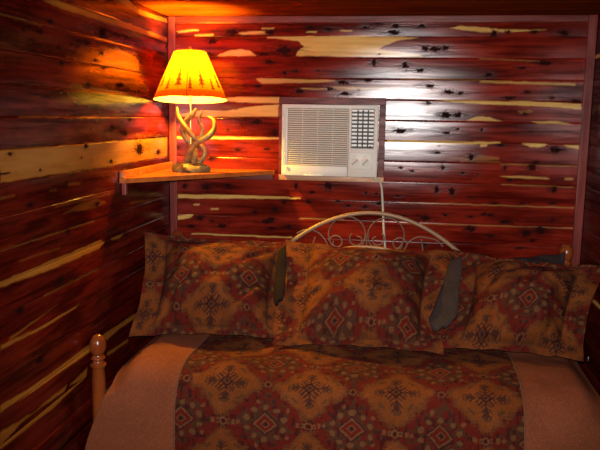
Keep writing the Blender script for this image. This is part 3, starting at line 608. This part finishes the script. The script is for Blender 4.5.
und = (vnoise(X*5, cs[:,None]*6+0*X, 3)-.5)*.022+(vnoise(X*13, cs[:,None]*11, 4)-.5)*.008
Z = Z+topw*und*sstep(0,.1,edge); Y = Y-(1-topw)*und*.9
fold = np.sin(X*11+1.2)*.010+np.sin(X*23+cs[:,None]*2)*.005; Y = Y-(1-topw)*fold*sstep(.1,.45,drop)[:,None]
# front corners are rounded back
Y = Y+(.05*sstep(.16,0,edge)**2)*sstep(.02,.2,drop)[:,None]*0.1
U = X-1.02; Vv = np.repeat(cs[:,None], NC, 1)
colP = fabric(xs0+.079+.16+0*Vv, Vv-1.075, 5); colB = beige(xs0+0*Vv, Vv, 6)
jL = int(np.searchsorted(xs0[0], .372)); jR = int(np.searchsorted(xs0[0], 1.652))
def sub(j0, j1, col, name, par):
    v_ = np.stack([X, Y, Z], -1)[:, j0:j1+1].reshape(-1,3)-np.array(com.location)
    o = grid_mesh(name, v_, quads(NR, j1-j0+1, True), M_cloth, com, cols=col[:, j0:j1+1].reshape(-1,3))
    md = o.modifiers.new('thickness', 'SOLIDIFY'); md.thickness = .012; md.offset = -1; return o
sub(jL, jR, colP, 'patterned_panel', com)
tag(sub(0, jL, colB, 'side_border', com), 'plain beige border'); tag(sub(jR, NC-1, colB, 'side_border', com), 'plain beige border')
for j in (jL, jR):   # welt covering the seam
    idx = range(0, NR, 3); m = MB().tube([(X[i,j]-com.location[0], Y[i,j]-com.location[1]-.002*(1-topw[i,0]), Z[i,j]-com.location[2]+.002*topw[i,0]) for i in idx], .0032, 6)
    m.build('seam_welt', plain('beige_welt', (.11,.038,.015), .9), com)

# ------------------------------------------------------------------ pillows in shams
def pillow(name, label, TL, TR, BR, BL, thick, fu, fv, seed, flange=.10, sag=.03, na=170, nb_=130, pattern=True, group=None, ears=1.0, backcol=(.028,.019,.018)):
    TL, TR, BR, BL = [np.array(p, float) for p in (TL, TR, BR, BL)]
    cen = (TL+TR+BR+BL)/4; nrm = np.cross(TR+BR-TL-BL, TL+TR-BL-BR); nrm /= np.linalg.norm(nrm)
    wid = (np.linalg.norm(TR-TL)+np.linalg.norm(BR-BL))/2; hei = (np.linalg.norm(TL-BL)+np.linalg.norm(TR-BR))/2
    A, B = np.meshgrid(np.linspace(-1,1,na), np.linspace(-1,1,nb_))
    s, t_ = (A+1)/2, (B+1)/2
    # edges bow in between the corner ears
    ex = sag*ears*(1-B**2)/wid*2; ey = sag*.7*(1-A**2)/hei*2
    s2 = .5+(A/2)*(1-ex); t2 = .5+(B/2)*(1-ey)
    base = (BL*(1-s2[...,None])+BR*s2[...,None])*(1-t2[...,None])+(TL*(1-s2[...,None])+TR*s2[...,None])*t2[...,None]
    fa, fb = 1-2*flange/wid, 1-2*flange*.35/hei
    ia, ib = np.clip(np.abs(A)/fa, 0, 1), np.clip(np.abs(B)/fb, 0, 1)
    prof = ((1-ia**2.6)*(1-ib**2.6))**.62
    wr = (vnoise(A*3.2+seed, B*2.8, seed)-.5)*.040+(vnoise(A*8, B*7+seed, seed+1)-.5)*.016
    wr -= .016*np.abs(np.sin((A*1.6-B*1.1+.5*vnoise(A*3,B*3,seed+7))*4.2+seed))**6*sstep(.2,.8,np.maximum(ia,ib))
    wr += .006*np.sin((A*3+B*5)*3+seed)*sstep(.55,1,np.maximum(ia,ib))
    ripple = .010*np.sin(B*9+seed)*sstep(fa*.9,1,np.abs(A))+.006*np.sin(A*14+seed)*sstep(fb*.9,1,np.abs(B))
    welt = .004*np.exp(-((np.abs(A)-fa)/.012)**2)*(np.abs(B) < fb)+.004*np.exp(-((np.abs(B)-fb)/.014)**2)*(np.abs(A) < fa)
    F = base+nrm*(prof*(thick*.66)+wr*np.minimum(1, prof*1.5)+ripple+.0025+welt)[...,None]
    K = base+nrm*(-prof*(thick*.42)+ripple-.0025)[...,None]
    F[...,2] = np.maximum(F[...,2], .664); K[...,2] = np.maximum(K[...,2], .662); 
    F[...,0] = np.clip(F[...,0], .006, W-.006); K[...,0] = np.clip(K[...,0], .006, W-.006)
    n = na*nb_
    u, v_ = (A-fu)*wid/2, (B-fv)*hei/2
    cf = fabric(u, v_, seed) if pattern else np.array(backcol)*(.85+.3*vnoise(u*250, v_*250, seed))[...,None]
    if pattern:
        wl = (np.exp(-((np.abs(A)-fa)/.010)**2)*(np.abs(B) < fb)+np.exp(-((np.abs(B)-fb)/.012)**2)*(np.abs(A) < fa))[...,None]*.6
        cf = cf*(1-wl)+np.array([.06,.020,.008])*wl
    cbk = np.broadcast_to(np.array(backcol), cf.shape)*(.85+.3*vnoise(u*250, v_*250, seed))[...,None]
    Vt = np.concatenate([F.reshape(-1,3), K.reshape(-1,3)]); Ct = np.concatenate([cf.reshape(-1,3), cbk.reshape(-1,3)])
    q = [quads(nb_, na), quads(nb_, na, True, n)]
    ring = list(range(na))+[r*na+na-1 for r in range(1,nb_)]+[(nb_-1)*na+c for c in range(na-2,-1,-1)]+[r*na for r in range(nb_-2,0,-1)]
    ring = np.array(ring); nx = np.roll(ring, -1); q.append(np.stack([nx, ring, ring+n, nx+n], -1))
    o = grid_mesh(name, Vt-cen, np.concatenate(q), M_cloth, cols=Ct); o.location = cen
    tag(o, label, 'pillow', group); return o
G = 'patterned sham pillows on the daybed'
lpil = pillow('pillow', 'woven medallion sham pillow at the left end of the daybed under the lamp', (.022,-.46,1.078),(.735,-.29,1.03),(.745,-.69,.672),(.055,-.76,.668), .21, .45, -.05, 21, group=G)
pillow('pillow', 'woven medallion sham pillow in the middle of the daybed before the metal arch', (.668,-.36,1.045),(1.445,-.34,1.025),(1.385,-.76,.672),(.685,-.77,.668), .25, -.30, .33, 22, group=G)
rp = pillow('pillow', 'woven medallion sham pillow at the right end of the daybed with grey flange', (1.432,-.36,1.03),(2.075,-.46,1.005),(1.93,-.74,.668),(1.345,-.72,.680), .22, .12, -.2, 23, group=G)
pillow('pillow', 'plain grey-blue pillow peeking out behind the rightmost patterned pillow', (1.42,-.14,.93),(1.955,-.19,1.005),(1.94,-.44,.668),(1.40,-.42,.668), .11, 0, 0, 24, flange=.01, sag=.012, na=70, nb_=60, pattern=False)
# reverse of the sham flanges folded outwards; the left one coloured as the shaded gap
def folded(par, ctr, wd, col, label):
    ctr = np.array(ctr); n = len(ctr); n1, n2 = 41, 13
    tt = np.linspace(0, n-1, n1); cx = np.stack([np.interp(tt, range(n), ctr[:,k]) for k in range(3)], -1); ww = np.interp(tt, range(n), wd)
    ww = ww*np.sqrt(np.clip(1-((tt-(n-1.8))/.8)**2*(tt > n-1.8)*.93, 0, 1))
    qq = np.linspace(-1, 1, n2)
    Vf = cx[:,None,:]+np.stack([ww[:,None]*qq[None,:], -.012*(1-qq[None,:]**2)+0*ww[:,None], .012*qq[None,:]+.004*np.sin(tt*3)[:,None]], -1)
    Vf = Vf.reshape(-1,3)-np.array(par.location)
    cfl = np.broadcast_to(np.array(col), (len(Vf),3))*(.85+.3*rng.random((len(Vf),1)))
    fo = grid_mesh('flange_gap_strip', Vf, quads(n1, n2), M_cloth, par, cols=cfl); fo['label'] = label
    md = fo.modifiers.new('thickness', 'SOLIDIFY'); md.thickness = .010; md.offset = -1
folded(rp, [(1.445,-.42,1.0),(1.432,-.49,.955),(1.415,-.56,.905),(1.400,-.63,.86),(1.382,-.70,.815),(1.368,-.75,.775)], [.022,.030,.036,.044,.055,.048], (.034,.022,.020), 'grey-blue reverse of the flange folded outwards')
folded(lpil, [(.667,-.42,1.015),(.673,-.48,.966),(.679,-.54,.906),(.685,-.60,.858),(.688,-.64,.823)], [.012,.018,.021,.021,.016], (.012,.006,.004), 'folded flange strip darkened as the shaded gap between the pillows')

# ------------------------------------------------------------------ light and camera
CAM = Vector((1.186, -3.6113, 1.6179))
cam = bpy.data.objects.new('camera', bpy.data.cameras.new('camera')); C.objects.link(cam)
cam.data.sensor_width = 36; cam.data.lens = 720/600*36; cam.data.clip_start = .01
Rm = Matrix(((0.9901,0.1396,0.015),(-0.1358,0.9792,-0.1504),(-0.0357,0.1469,0.9885)))
r0, r1, r2 = Rm[0].normalized(), Rm[1].normalized(), Rm[2].normalized()
cam.matrix_world = Matrix(((r0.x,r2.x,-r1.x,CAM.x),(r0.y,r2.y,-r1.y,CAM.y),(r0.z,r2.z,-r1.z,CAM.z),(0,0,0,1)))
bpy.context.scene.camera = cam
# the flash of the camera that took the photograph
fl = bpy.data.lights.new('camera_flash', 'SPOT'); fl.energy = FLASH; fl.color = (1,.95,.92); fl.shadow_soft_size = .018; fl.spot_size = math.radians(76); fl.spot_blend = 1
fo = bpy.data.objects.new('camera_flash', fl); C.objects.link(fo); fo.location = CAM+Vector((-.02,.0,.05))
fo.rotation_euler = (Vector((.84,0,1.22))-fo.location).to_track_quat('-Z','Y').to_euler()
w = bpy.data.worlds.new('dark_room'); bpy.context.scene.world = w; w.use_nodes = True
w.node_tree.nodes['Background'].inputs['Color'].default_value = (1,.5,.3,1); w.node_tree.nodes['Background'].inputs['Strength'].default_value = .0015
sc = bpy.context.scene
sc.view_settings.view_transform = 'Standard'; sc.view_settings.look = 'None'; sc.view_settings.gamma = 1; sc.view_settings.exposure = 0; sc.view_settings.use_curve_mapping = False
